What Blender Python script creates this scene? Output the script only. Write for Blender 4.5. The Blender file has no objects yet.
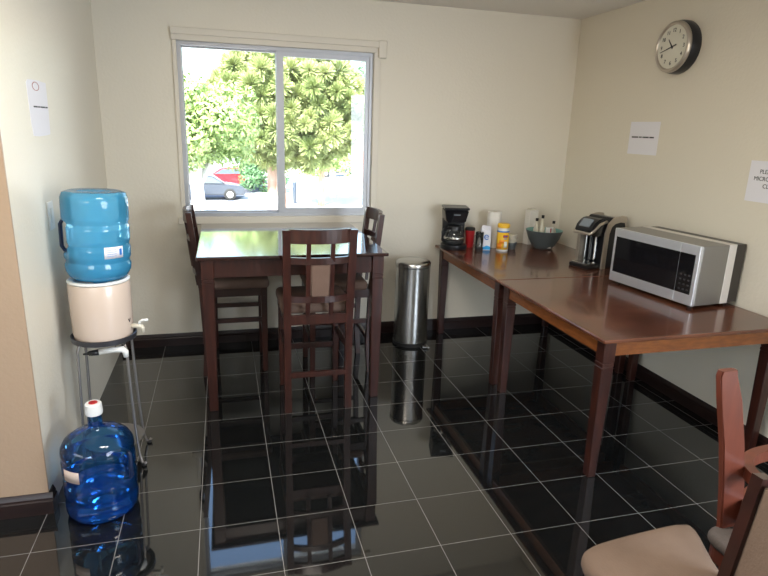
import bpy, bmesh, math, random
from math import pi, sin, cos, radians
from mathutils import Vector, Matrix
random.seed(7)
COL = bpy.context.scene.collection
SC = bpy.context.scene

# ------------------------------------------------------------ materials
def mat(name, color=(.8,.8,.8), rough=.5, metal=0., spec=.5, coat=0., bump=None, vary=None, trans=0., ior=1.45, emit=None):
    m = bpy.data.materials.new(name); m.use_nodes = True
    nt = m.node_tree; b = nt.nodes['Principled BSDF']
    b.inputs['Base Color'].default_value = (*color, 1)
    b.inputs['Roughness'].default_value = rough
    b.inputs['Metallic'].default_value = metal
    b.inputs['Specular IOR Level'].default_value = spec
    b.inputs['Coat Weight'].default_value = coat
    b.inputs['Coat Roughness'].default_value = .08
    b.inputs['Transmission Weight'].default_value = trans
    b.inputs['IOR'].default_value = ior
    tc = nt.nodes.new('ShaderNodeTexCoord')
    if vary:   # (colour2, scale, (sx,sy,sz), contrast lo, hi)
        c2, sc, st, lo, hi = vary
        mp = nt.nodes.new('ShaderNodeMapping'); mp.inputs['Scale'].default_value = st
        nz = nt.nodes.new('ShaderNodeTexNoise'); nz.inputs['Scale'].default_value = sc; nz.inputs['Detail'].default_value = 6
        rp = nt.nodes.new('ShaderNodeValToRGB')
        rp.color_ramp.elements[0].position = lo; rp.color_ramp.elements[0].color = (*color, 1)
        rp.color_ramp.elements[1].position = hi; rp.color_ramp.elements[1].color = (*c2, 1)
        nt.links.new(tc.outputs['Object'], mp.inputs[0]); nt.links.new(mp.outputs[0], nz.inputs[0])
        nt.links.new(nz.outputs['Fac'], rp.inputs[0]); nt.links.new(rp.outputs[0], b.inputs['Base Color'])
    if bump:   # (scale, strength, stretch)
        nz = nt.nodes.new('ShaderNodeTexNoise'); nz.inputs['Scale'].default_value = bump[0]; nz.inputs['Detail'].default_value = 3
        mp = nt.nodes.new('ShaderNodeMapping'); mp.inputs['Scale'].default_value = bump[2] if len(bump) > 2 else (1,1,1)
        bp = nt.nodes.new('ShaderNodeBump'); bp.inputs['Strength'].default_value = bump[1]; bp.inputs['Distance'].default_value = .004
        nt.links.new(tc.outputs['Object'], mp.inputs[0]); nt.links.new(mp.outputs[0], nz.inputs[0])
        nt.links.new(nz.outputs['Fac'], bp.inputs['Height']); nt.links.new(bp.outputs[0], b.inputs['Normal'])
    return m

def clear_mat(name, tint, gloss_rough=.03, solid=None, solid_amt=0.):
    """thin clear sheet: tinted see-through, fresnel shine, optional milky share"""
    m = bpy.data.materials.new(name); m.use_nodes = True
    nt = m.node_tree; nt.nodes.remove(nt.nodes['Principled BSDF']); out = nt.nodes['Material Output']
    tr = nt.nodes.new('ShaderNodeBsdfTransparent'); tr.inputs[0].default_value = (*tint, 1)
    gl = nt.nodes.new('ShaderNodeBsdfGlossy'); gl.inputs['Roughness'].default_value = gloss_rough
    fr = nt.nodes.new('ShaderNodeFresnel'); fr.inputs[0].default_value = 1.45
    mx = nt.nodes.new('ShaderNodeMixShader'); nt.links.new(fr.outputs[0], mx.inputs[0])
    src = tr
    if solid:
        df = nt.nodes.new('ShaderNodeBsdfDiffuse'); df.inputs[0].default_value = (*solid, 1)
        tl = nt.nodes.new('ShaderNodeBsdfTranslucent'); tl.inputs[0].default_value = (*solid, 1)
        m1 = nt.nodes.new('ShaderNodeMixShader'); m1.inputs[0].default_value = .5
        nt.links.new(df.outputs[0], m1.inputs[1]); nt.links.new(tl.outputs[0], m1.inputs[2])
        m2 = nt.nodes.new('ShaderNodeMixShader'); m2.inputs[0].default_value = solid_amt
        nt.links.new(tr.outputs[0], m2.inputs[1]); nt.links.new(m1.outputs[0], m2.inputs[2]); src = m2
    nt.links.new(src.outputs[0], mx.inputs[1]); nt.links.new(gl.outputs[0], mx.inputs[2])
    nt.links.new(mx.outputs[0], out.inputs[0])
    return m

def floor_mat():
    m = bpy.data.materials.new('polished_black_granite_tile'); m.use_nodes = True
    nt = m.node_tree; b = nt.nodes['Principled BSDF']; L = nt.links.new
    tc = nt.nodes.new('ShaderNodeTexCoord')
    sp = nt.nodes.new('ShaderNodeSeparateXYZ'); L(tc.outputs['Object'], sp.inputs[0])
    def mth(op, a, b_=None, c=None):
        n = nt.nodes.new('ShaderNodeMath'); n.operation = op
        for i, v in enumerate((a, b_, c)):
            if v is None: continue
            if isinstance(v, (int, float)): n.inputs[i].default_value = v
            else: L(v, n.inputs[i])
        return n.outputs[0]
    T = .3048; g = .0042
    masks = []; cells = []
    for ax in ('X', 'Y'):
        d = mth('DIVIDE', sp.outputs[ax], T)
        f = mth('FRACT', mth('ADD', d, .5)); dist = mth('ABSOLUTE', mth('SUBTRACT', f, .5))
        masks.append(mth('LESS_THAN', dist, g)); cells.append(mth('FLOOR', d))
    grout = mth('MAXIMUM', masks[0], masks[1])
    cb = nt.nodes.new('ShaderNodeCombineXYZ'); L(cells[0], cb.inputs[0]); L(cells[1], cb.inputs[1])
    wn = nt.nodes.new('ShaderNodeTexWhiteNoise'); wn.noise_dimensions = '3D'; L(cb.outputs[0], wn.inputs[0])
    nz = nt.nodes.new('ShaderNodeTexNoise'); nz.inputs['Scale'].default_value = 160; L(tc.outputs['Object'], nz.inputs[0])
    rp = nt.nodes.new('ShaderNodeValToRGB'); L(nz.outputs['Fac'], rp.inputs[0])
    rp.color_ramp.elements[0].position = .45; rp.color_ramp.elements[0].color = (.005,.0056,.006,1)
    rp.color_ramp.elements[1].position = .8; rp.color_ramp.elements[1].color = (.02,.022,.022,1)
    mc = nt.nodes.new('ShaderNodeMix'); mc.data_type = 'RGBA'
    L(grout, mc.inputs[0]); L(rp.outputs[0], mc.inputs[6]); mc.inputs[7].default_value = (.24,.23,.22,1)
    L(mc.outputs[2], b.inputs['Base Color'])
    L(mth('MULTIPLY_ADD', grout, .5, .035), b.inputs['Roughness'])
    # each tile is laid a hair out of level
    geo = nt.nodes.new('ShaderNodeNewGeometry')
    vs = nt.nodes.new('ShaderNodeVectorMath'); vs.operation = 'SUBTRACT'; L(wn.outputs['Color'], vs.inputs[0]); vs.inputs[1].default_value = (.5,.5,.5)
    vk = nt.nodes.new('ShaderNodeVectorMath'); vk.operation = 'SCALE'; L(vs.outputs[0], vk.inputs[0]); vk.inputs[3].default_value = .005
    va = nt.nodes.new('ShaderNodeVectorMath'); L(geo.outputs['Normal'], va.inputs[0]); L(vk.outputs[0], va.inputs[1])
    vn = nt.nodes.new('ShaderNodeVectorMath'); vn.operation = 'NORMALIZE'; L(va.outputs[0], vn.inputs[0])
    L(vn.outputs[0], b.inputs['Normal'])
    b.inputs['IOR'].default_value = 1.95
    return m

M = {}
M['floor'] = floor_mat()
M['wall'] = mat('cream_wall_paint', (.70,.65,.55), .45, bump=(55,.35))
M['wall_tan'] = mat('shaded_tan_wall', (.37,.26,.175), .5, bump=(55,.35))  # shade on the hall stub put into a darker tan base colour
M['ceiling'] = mat('ceiling_paint', (.80,.76,.70), .8, bump=(40,.4))
M['trimw'] = mat('white_trim_paint', (.67,.62,.53), .4)
M['alu'] = mat('grey_aluminium', (.42,.43,.46), .4, .3)
M['espresso'] = mat('espresso_baseboard', (.022,.010,.008), .3, vary=((.012,.006,.006), 6, (1,1,8), .3, .7))
M['glass'] = clear_mat('window_glass', (.96,.98,.98), .0)
M['wood'] = mat('dark_cherry_wood', (.024,.008,.006), .28, coat=.3, vary=((.045,.014,.010), 9, (6,1,1), .35, .75))
M['woodleg'] = mat('dark_cherry_leg_wood', (.026,.008,.006), .3, coat=.25, vary=((.055,.015,.009), 9, (5,5,.7), .35, .75))
M['pubtop'] = mat('dark_pub_table_top', (.020,.007,.006), .10, spec=.9, coat=1., vary=((.035,.011,.008), 7, (1,8,1), .35, .75))
M['ctop'] = mat('worn_cherry_top', (.075,.024,.013), .22, coat=.4, vary=((.17,.058,.028), 3.2, (1,2.5,1), .35, .72))
M['apron'] = mat('warm_lit_cherry_apron', (.16,.047,.013), .3, coat=.3, vary=((.26,.085,.02), 9, (2,2,8), .35, .75))  # warm light falling on the front apron is put into this orange
M['suede'] = mat('tan_suede', (.20,.135,.096), .85, bump=(140,.3), vary=((.145,.096,.067), 5, (1,1,1), .35, .7))
M['brownsuede'] = mat('brown_suede', (.16,.10,.075), .8, bump=(140,.3), vary=((.12,.07,.05), 5, (1,1,1), .35, .7))
M['greysuede'] = mat('grey_brown_suede', (.12,.10,.09), .85, bump=(140,.3))
M['redwood'] = mat('red_brown_wood', (.135,.033,.017), .36, coat=.15, vary=((.10,.024,.013), 8, (4,4,.8), .35, .75))
M['steel'] = mat('brushed_steel', (.55,.54,.52), .25, 1., bump=(30,.05,(20,20,1)))
M['mwsteel'] = mat('microwave_steel', (.80,.82,.88), .42, .85, bump=(25,.04,(1,30,30)))
M['mwdark'] = mat('dark_painted_case', (.055,.048,.042), .4, .4)
M['mwcase'] = mat('grey_metal_case', (.30,.29,.28), .38, .8)
M['mwband'] = mat('pale_case_band', (.74,.70,.66), .35, .3, bump=(30,.1,(1,1,12)))
M['blackgloss'] = mat('black_gloss', (.008,.008,.010), .06)
M['black'] = mat('black_plastic', (.012,.012,.014), .3)
M['dark'] = mat('dark_rubber', (.015,.015,.015), .6)
M['silver'] = mat('champagne_silver', (.55,.49,.42), .28, .8)
M['white'] = mat('white_plastic', (.75,.75,.73), .4)
M['crock'] = mat('cream_ceramic', (.62,.50,.42), .25, coat=.3)
M['paper'] = mat('white_paper', (.76,.75,.80), .8)
M['tissue'] = mat('white_tissue', (.75,.72,.67), .95, bump=(60,.4))
M['ink'] = mat('dark_ink', (.05,.05,.06), .8)
M['redink'] = mat('red_ink', (.45,.25,.24), .8)
M['chromeleg'] = mat('grey_painted_steel', (.30,.28,.27), .3, .8)
M['darkring'] = mat('dark_steel_ring', (.07,.07,.08), .35, .6)
M['jug'] = clear_mat('blue_bottle_plastic', (.70,.92,1.), .05, (.12,.62,1.), .55)
M['water'] = clear_mat('blue_water', (.66,.90,1.), .02, (.12,.55,.95), .30)
M['jug2'] = clear_mat('deep_blue_bottle_plastic', (.36,.68,.90), .04, (.03,.24,.62), .10)
M['water2'] = clear_mat('deep_blue_water', (.36,.62,.95), .02, (.02,.14,.80), .22)
M['navy'] = mat('navy_plastic', (.012,.022,.06), .35)
M['yellow'] = mat('yellow_plastic', (.85,.50,.03), .35)
M['orange'] = mat('orange_label', (.85,.26,.02), .4)
M['blue'] = mat('blue_print', (.03,.17,.55), .4)
M['cyan'] = mat('cyan_print', (.02,.35,.75), .4)
M['red'] = mat('red_plastic', (.42,.015,.02), .3)
M['teal'] = mat('teal_glaze', (.20,.40,.38), .3)
M['greyb'] = mat('grey_bowl_plastic', (.085,.10,.105), .4)
M['clear'] = clear_mat('clear_glass', (.86,.88,.88), .03, (.6,.6,.6), .06)
M['smoke'] = clear_mat('smoked_plastic', (.25,.27,.32), .05, (.03,.035,.05), .4)
M['cream'] = mat('cream_plastic', (.62,.58,.48), .4)
M['clockface'] = mat('clock_face', (.68,.66,.57), .5)
M['keys'] = mat('dim_key_print', (.05,.05,.055), .3)
M['lcd'] = mat('grey_display', (.22,.25,.28), .15)
# outdoors
M['leaf1'] = mat('bright_leaves', (.25,.37,.11), .6, vary=((.46,.56,.22), 2.5, (1,1,1), .35, .7))
M['leaf2'] = mat('pine_needles', (.21,.27,.09), .6, vary=((.42,.46,.20), 2., (1,1,1), .35, .7))
M['leaf3'] = mat('dark_green_leaves', (.06,.15,.06), .6, vary=((.12,.24,.10), 3, (1,1,1), .35, .7))
M['bark'] = mat('pale_bark', (.30,.17,.12), .9, vary=((.45,.33,.27), 6, (1,1,.3), .35, .7), bump=(12,.8))
M['wbark'] = mat('whitewashed_bark', (.75,.72,.68), .9, bump=(12,.5))
M['pave'] = mat('pale_concrete', (.66,.65,.63), .9, vary=((.58,.57,.56), .6, (1,1,1), .3, .7))
M['asphalt'] = mat('grey_asphalt', (.15,.16,.19), .9, bump=(40,.4))
M['carred'] = mat('red_car_paint', (.45,.02,.03), .3, coat=.8)
M['cardark'] = mat('dark_car_paint', (.03,.04,.06), .3, coat=.8)
M['carglass'] = mat('car_window', (.10,.13,.16), .08)
M['tyre'] = mat('tyre', (.02,.02,.02), .8)
M['house'] = mat('house_stucco', (.26,.27,.31), .9)
M['roof'] = mat('grey_roof', (.28,.28,.32), .9)
M['brick'] = mat('red_painted_post', (.5,.12,.09), .8)

# ------------------------------------------------------------ mesh helpers
def obj(name, bm, m, parent=None, smooth=False, angle=None):
    me = bpy.data.meshes.new(name)
    bmesh.ops.recalc_face_normals(bm, faces=bm.faces)
    bm.to_mesh(me); bm.free()
    me.materials.append(m)
    o = bpy.data.objects.new(name, me); COL.objects.link(o)
    if smooth:
        for p in me.polygons: p.use_smooth = True
        if angle: me.set_sharp_from_angle(angle=radians(angle))
    if parent: o.parent = parent
    return o
def tag(o, label, cat, group=None, kind=None):
    o['label'] = label; o['category'] = cat
    if group: o['group'] = group
    if kind: o['kind'] = kind
    return o
def thing(name, label, cat, loc=(0,0,0), rz=0., group=None):
    o = bpy.data.objects.new(name, None); COL.objects.link(o); o.empty_display_size = .1
    o.location = loc; o.rotation_euler = (0,0,rz); return tag(o, label, cat, group)
def struct(o): o['kind'] = 'structure'; return o
def dup(root, name=None):
    r = root.copy(); COL.objects.link(r)
    for ch in list(root.children):
        c = ch.copy(); COL.objects.link(c); c.parent = r
        for g in list(ch.children):
            d = g.copy(); COL.objects.link(d); d.parent = c
    return r

def hexa(bm, pts):
    """8 points: bottom 4 ccw, top 4 ccw"""
    v = [bm.verts.new(p) for p in pts]
    for f in ((0,3,2,1),(4,5,6,7),(0,1,5,4),(1,2,6,5),(2,3,7,6),(3,0,4,7)): bm.faces.new([v[i] for i in f])
    return v
def box(bm, x0,y0,z0,x1,y1,z1, bev=0.):
    v = hexa(bm, [(x0,y0,z0),(x1,y0,z0),(x1,y1,z0),(x0,y1,z0),(x0,y0,z1),(x1,y0,z1),(x1,y1,z1),(x0,y1,z1)])
    if bev:
        es = list({e for q in v for e in q.link_edges})
        bmesh.ops.bevel(bm, geom=es, offset=bev, segments=2, affect='EDGES', profile=.5)
    return bm
def bx(*a, bev=0.): return box(bmesh.new(), *a, bev=bev)
def taper(bm, c0, s0, c1, s1, bev=.003):
    """square bar from centre c0 half-size s0 (sx,sy) up to c1 / s1"""
    P = []
    for c, s in ((c0,s0),(c1,s1)):
        for a, b in ((-1,-1),(1,-1),(1,1),(-1,1)): P.append((c[0]+a*s[0], c[1]+b*s[1], c[2]))
    v = hexa(bm, P)
    if bev: bmesh.ops.bevel(bm, geom=list({e for q in v for e in q.link_edges}), offset=bev, segments=1, affect='EDGES')
    return bm
def lathe(bm, prof, c=(0,0,0), n=40, a0=0., a1=2*pi, sq=None):
    """prof list of (r,z)"""
    full = abs(a1-a0-2*pi) < 1e-6; k = n if full else n+1
    rings = []
    for r, z in prof:
        ring = []
        if r < 1e-6 and full: ring = [bm.verts.new((c[0], c[1], c[2]+z))]*k
        else:
            for i in range(k):
                a = a0+(a1-a0)*i/n; rr = r
                ring.append(bm.verts.new((c[0]+rr*cos(a)*(sq[0] if sq else 1), c[1]+rr*sin(a)*(sq[1] if sq else 1), c[2]+z)))
        rings.append(ring)
    for A, B in zip(rings, rings[1:]):
        for i in range(n):
            j = (i+1) % k
            q = []
            for v in (A[i], A[j], B[j], B[i]):
                if v not in q: q.append(v)
            if len(q) > 2:
                try: bm.faces.new(q)
                except ValueError: pass
    return bm
def tube(bm, pts, r, n=8, closed=False):
    pts = [Vector(p) for p in pts]; N = len(pts); rings = []
    rs = r if isinstance(r, (list, tuple)) else [r]*N
    up = Vector((0,0,1)); prev = None
    for i, p in enumerate(pts):
        if closed: t = pts[(i+1) % N]-pts[i-1]
        else: t = pts[min(i+1,N-1)]-pts[max(i-1,0)]
        t.normalize()
        if prev is None:
            a = t.cross(up) if abs(t.z) < .95 else t.cross(Vector((1,0,0)))
        else: a = prev-t*prev.dot(t)
        a.normalize(); prev = a; b = t.cross(a)
        rings.append([bm.verts.new(p+(a*cos(2*pi*k/n)+b*sin(2*pi*k/n))*rs[i]) for k in range(n)])
    for i in range(N if closed else N-1):
        A, B = rings[i], rings[(i+1) % N]
        for k in range(n): bm.faces.new((A[k], A[(k+1)%n], B[(k+1)%n], B[k]))
    if not closed: bm.faces.new(rings[0]); bm.faces.new(list(reversed(rings[-1])))
    return bm
def arc_pts(p0, p1, bulge, n=12):
    """points from p0 to p1 bowing by vector bulge"""
    p0, p1, b = Vector(p0), Vector(p1), Vector(bulge)
    return [p0.lerp(p1, i/n)+b*(4*(i/n)*(1-i/n)) for i in range(n+1)]
def strip(bm, pts, th, h, side=None):
    """curved rail along pts (xy path, z = bottom), thickness th, height h (number or list)"""
    N = len(pts); R = []
    for i, p in enumerate(pts):
        t = (Vector(pts[min(i+1,N-1)])-Vector(pts[max(i-1,0)])); t.z = 0; t.normalize()
        nrm = Vector((-t.y, t.x, 0))*th/2; hh = h[i] if isinstance(h, (list, tuple)) else h
        p = Vector(p); R.append([bm.verts.new(q) for q in (p-nrm, p+nrm, p+nrm+Vector((0,0,hh)), p-nrm+Vector((0,0,hh)))])
    for A, B in zip(R, R[1:]):
        for k in range(4): bm.faces.new((A[k], A[(k+1)%4], B[(k+1)%4], B[k]))
    bm.faces.new(R[0]); bm.faces.new(list(reversed(R[-1])))
    return bm
def extrude_poly(bm, poly, axis, d0, d1, bev=0.):
    """poly: 2D list; axis 'x' -> (y,z) plane, 'y' -> (x,z), 'z' -> (x,y)"""
    def P(u, v, d): return {'x': (d,u,v), 'y': (u,d,v), 'z': (u,v,d)}[axis]
    A = [bm.verts.new(P(u,v,d0)) for u, v in poly]; B = [bm.verts.new(P(u,v,d1)) for u, v in poly]
    n = len(poly)
    bm.faces.new(A); bm.faces.new(list(reversed(B)))
    for i in range(n): bm.faces.new((A[i], A[(i+1)%n], B[(i+1)%n], B[i]))
    if bev: bmesh.ops.bevel(bm, geom=list({e for v in A+B for e in v.link_edges}), offset=bev, segments=2, affect='EDGES')
    return bm
def rounded_rect(x0,y0,x1,y1,r,n=6):
    P = []
    for cx, cy, a in ((x1-r,y1-r,0),(x0+r,y1-r,pi/2),(x0+r,y0+r,pi),(x1-r,y0+r,1.5*pi)):
        for i in range(n+1): P.append((cx+r*cos(a+i*pi/2/n), cy+r*sin(a+i*pi/2/n)))
    return P
def cushion(bm, poly, z0, z1, edge=.02):
    """padded seat: outline poly at z0, bulging up to a domed top at z1"""
    cx = sum(p[0] for p in poly)/len(poly); cy = sum(p[1] for p in poly)/len(poly)
    prof = [(0.97,0),(1.0,.25),(1.0,.5),(.985,.72),(.94,.88),(.8,.97),(.5,1.0),(0,1.03)]
    rings = []
    for s, t in prof:
        z = z0+(z1-z0)*t
        rings.append([bm.verts.new((cx, cy, z))]*len(poly) if s == 0 else [bm.verts.new((cx+(x-cx)*s, cy+(y-cy)*s, z)) for x, y in poly])
    n = len(poly)
    for A, B in zip(rings, rings[1:]):
        for i in range(n):
            q = []
            for v in (A[i], A[(i+1)%n], B[(i+1)%n], B[i]):
                if v not in q: q.append(v)
            bm.faces.new(q)
    bm.faces.new(list(reversed(rings[0])))
    return bm
def text_obj(name, s, size, m, parent, loc, rot, ext=.0006, align='CENTER', sx=1.):
    cu = bpy.data.curves.new('t', 'FONT'); cu.body = s; cu.size = size; cu.extrude = ext; cu.align_x = align; cu.align_y = 'CENTER'
    to = bpy.data.objects.new('t', cu); COL.objects.link(to)
    dg = bpy.context.evaluated_depsgraph_get(); dg.update()
    me = bpy.data.meshes.new_from_object(to.evaluated_get(dg))
    bpy.data.objects.remove(to); bpy.data.curves.remove(cu)
    me.materials.clear(); me.materials.append(m); me.name = name
    o = bpy.data.objects.new(name, me); COL.objects.link(o); o.parent = parent
    o.location = loc; o.rotation_euler = rot; o.scale = (sx,1,1)
    return o

# ------------------------------------------------------------ the room
XL, XR, YB, ZC, YS = -.903, 2.511, 1.840, 2.421, -.055     # left / right wall, back wall, ceiling, wall corner
XF, YF = -3.7, -5.2                                        # far hall wall, rear wall
struct(obj('floor', bx(XF-.1, YF-.1, -.06, XR+.12, YB+.15, 0), M['floor']))
struct(obj('ceiling', bx(XF-.1, YF-.1, ZC, XR+.12, YB+.15, ZC+.1), M['ceiling']))
W = (-.417, .940, .898, 2.083)                             # window opening x0,z0,x1,z1
def wall_with_hole_y(y0, y1, x0, x1, hole):
    bm = bmesh.new()
    box(bm, x0,y0,0, hole[0],y1,ZC); box(bm, hole[2],y0,0, x1,y1,ZC)
    box(bm, hole[0],y0,0, hole[2],y1,hole[1]); box(bm, hole[0],y0,hole[3], hole[2],y1,ZC)
    return bm
struct(obj('wall_back', wall_with_hole_y(YB, YB+.15, XL-.15, XR+.12, W), M['wall']))
struct(obj('wall_left', bx(XL-.15, YS+.01, 0, XL, YB, ZC), M['wall']))
bm = bmesh.new(); ya, yb_, za, zb_ = -4.3, -2.3, .55, 2.15
box(bm, XR,yb_,0, XR+.12,YB,ZC); box(bm, XR,YF,0, XR+.12,ya,ZC); box(bm, XR,ya,0, XR+.12,yb_,za); box(bm, XR,ya,zb_, XR+.12,yb_,ZC)
struct(obj('wall_right', bm, M['wall']))
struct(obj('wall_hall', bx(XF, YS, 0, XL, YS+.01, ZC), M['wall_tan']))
W2 = (-3.4, 1.3, -1.3, 2.25)
struct(obj('wall_rear', wall_with_hole_y(YF-.1, YF, XF, XR+.12, W2), M['wall']))
bm = bmesh.new(); y0, y1, z0, z1 = -4.2, -1.2, 1.35, 2.25
box(bm, XF-.1,YF,0, XF,y0,ZC); box(bm, XF-.1,y1,0, XF,YS+.12,ZC); box(bm, XF-.1,y0,0, XF,y1,z0); box(bm, XF-.1,y0,z1, XF,y1,ZC)
struct(obj('wall_far_left', bm, M['wall']))

def baseboard(name, p0, p1, nrm):
    """profiled board from p0 to p1 on the floor, nrm points into the room"""
    prof = [(0,0),(.016,0),(.016,.058),(.012,.064),(.012,.072),(.007,.084),(.004,.092),(0,.092)]
    bm = bmesh.new(); A = []; B = []
    for d, z in prof:
        A.append(bm.verts.new((p0[0]+nrm[0]*d, p0[1]+nrm[1]*d, z))); B.append(bm.verts.new((p1[0]+nrm[0]*d, p1[1]+nrm[1]*d, z)))
    n = len(prof)
    for i in range(n): bm.faces.new((A[i], A[(i+1)%n], B[(i+1)%n], B[i]))
    bm.faces.new(A); bm.faces.new(list(reversed(B)))
    return struct(obj(name, bm, M['espresso']))
baseboard('baseboard_back', (XL, YB), (XR-.017, YB), (0,-1))
baseboard('baseboard_right', (XR, YB), (XR, YF), (-1,0))
baseboard('baseboard_left', (XF, YS), (XL+.016, YS), (0,-1))
baseboard('baseboard_corner', (XL, YS), (XL, YS+.055), (1,0))

# window: casing, aluminium frame, two sashes
bm = bmesh.new(); y = YB
box(bm, -.449, y-.018, 2.083, .915, y, 2.155, .004)            # head casing
box(bm, -.449, y-.030, 2.118, .930, y, 2.160, .004)
box(bm, -.444, y-.014, .925, -.417, y, 2.083, .003)
box(bm, .898, y-.014, .925, .945, y, 2.12, .003)
box(bm, .925, y-.034, 2.05, .985, y, 2.165, .006)             # end block of the head rail
box(bm, -.47, y-.020, .890, .955, y, .940, .004)             # sill board
struct(obj('trim_1', bm, M['trimw']))
win = struct(bpy.data.objects.new('window_1', None)); COL.objects.link(win); win.location = (0, YB, 0)
bm = bmesh.new(); a0, b0, a1, b1 = W; t = .024
box(bm, a0,.012,b0, a1,.10,b0+t); box(bm, a0,.012,b1-t, a1,.10,b1); box(bm, a0,.012,b0+t, a0+t,.10,b1-t); box(bm, a1-t,.012,b0+t, a1,.10,b1-t)
struct(obj('window_frame', bm, M['alu'], win))
def sash(x0, z0, x1, z1, y0, y1, w, nm):
    bm = bmesh.new()
    box(bm, x0,y0,z0, x1,y1,z0+w[1]); box(bm, x0,y0,z1-w[1], x1,y1,z1); box(bm, x0,y0,z0+w[1], x0+w[0],y1,z1-w[1]); box(bm, x1-w[2],y0,z0+w[1], x1,y1,z1-w[1])
    s = struct(obj(nm, bm, M['alu'], win))
    g = struct(obj('pane', bx(x0+w[0], (y0+y1)/2-.002, z0+w[1], x1-w[2], (y0+y1)/2+.002, z1-w[1]), M['glass'], s))
sash(a0+t, b0+t, .245, b1-t, .062, .088, (.006,.010,.026), 'fixed_sash')
sash(.222, b0+.012, a1-.020, b1-.012, .022, .048, (.047,.044,.032), 'sliding_sash')

# papers, switch, clock on the walls
def bars(bm, x0, x1, z, h, words):
    """a line of writing too small to read: dashes on a sheet facing -Y in local space"""
    w = (x1-x0); x = x0; tot = sum(words)+.25*(len(words)-1)
    for k in words:
        l = w*k/tot; box(bm, x, -.0022, z-h/2, x+l, -.0012, z+h/2); x += l+w*.25/tot
    return bm
n1 = thing('notice', 'white paper notice with one dark line of writing, taped below the wall clock', 'notice', (XR, .955, 1.567), pi/2*-1)
obj('sheet', bx(-.142,-.0012,-.104,.142,0,.104), M['paper'], n1)
obj('text_line', bars(bmesh.new(), -.115, .100, .006, .009, (2.2,.9,2,1.4)), M['ink'], n1)
n2 = thing('notice', 'white paper notice in capital letters above the microwave, cut by the picture edge', 'notice', (XR, -.052, 1.372), pi/2*-1)
obj('sheet', bx(-.142,-.0012,-.104,.142,0,.104), M['paper'], n2)
for i, (s, x) in enumerate((('PLEASE KEEP', 0.005), ('MICROWAVE', -.018), ('CLEAN', .0))):
    text_obj('lettering', s, .030, M['ink'], n2, (x, -.0016, .050-.036*i), (pi/2,0,0))
n3 = thing('notice', 'narrow white sheet with a red stamp taped to the left wall over the switch', 'notice', (XL, .46, 1.61), pi/2)
extr = bmesh.new(); extrude_poly(extr, [(-.142,.100),(-.135,-.060),(-.122,-.108),(-.05,-.112),(.06,-.110),(.128,-.106),(.140,.0),(.142,.112),(.0,.116),(-.12,.112)], 'y', -.0015, 0)
obj('sheet', extr, M['paper'], n3)
obj('text_line', bars(bmesh.new(), -.08, .13, .008, .006, (2,1,2.4,1.2)), M['ink'], n3)
bm = bmesh.new(); lathe(bm, [(.030,0),(.036,0),(.036,.001),(.030,.001),(.030,0)], n=24, sq=(1.4,.5)); bmesh.ops.rotate(bm, verts=bm.verts, matrix=Matrix.Rotation(pi/2,3,'X')); bmesh.ops.translate(bm, verts=bm.verts, vec=(-.02,-.0015,.09))
obj('stamp', bm, M['redink'], n3)
sw = thing('light_switch', 'white rocker light switch on the left wall behind the cooler bottle', 'light switch', (XL, .44, 1.16), pi/2)
obj('plate', bx(-.040,-.006,-.062,.040,0,.062, bev=.002), M['white'], sw)
obj('rocker', bx(-.016,-.011,-.033,.016,-.0055,.033, bev=.002), M['white'], sw)

ck = thing('wall_clock', 'round black wall clock with a cream dial near the ceiling', 'clock', (XR, .722, 2.095), 0); ck.scale = (1.4,1,1)
def facing_left(bm):   # local +Z axis turned to world -X
    bmesh.ops.rotate(bm, verts=bm.verts, matrix=Matrix.Rotation(-pi/2,3,'Y')); return bm
R_ = .150
obj('case', facing_left(lathe(bmesh.new(), [(0,0),(R_-.004,0),(R_,.006),(R_,.030),(R_-.006,.046),(R_-.018,.050),(0,.050)], n=64)), M['black'], ck, True, 40)
obj('bezel', facing_left(lathe(bmesh.new(), [(R_-.028,.050),(R_-.028,.058),(R_-.018,.061),(R_-.008,.056),(R_-.006,.046),(R_-.016,.047),(R_-.028,.050)], n=64)), M['silver'], ck, True)
obj('dial', facing_left(lathe(bmesh.new(), [(0,.0505),(R_-.027,.0505),(R_-.027,.0525),(0,.0525)], n=64)), M['clockface'], ck)
for h in range(1, 13):
    a = h*pi/6; r = .092      # seen from -X: right is -Y
    text_obj('numeral', str(h), .030, M['ink'], ck, (-.0532, -r*sin(a), r*cos(a)), (pi/2, 0, -pi/2))
def hand(name, ang, L, w, tail):
    bm = bmesh.new(); d = Vector((0, -sin(ang), cos(ang))); s = Vector((0, cos(ang), sin(ang)))
    p = [-d*tail-s*w, -d*tail+s*w, d*L+s*w*.4, d*L-s*w*.4]
    A = [bm.verts.new((-.0550, q.y, q.z)) for q in p]; B = [bm.verts.new((-.0562, q.y, q.z)) for q in p]
    bm.faces.new(A); bm.faces.new(list(reversed(B)))
    for i in range(4): bm.faces.new((A[i], A[(i+1)%4], B[(i+1)%4], B[i]))
    obj(name, bm, M['ink'], ck)
hand('hour_hand', radians(322), .055, .005, .012); hand('minute_hand', radians(255), .098, .004, .036)

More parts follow.
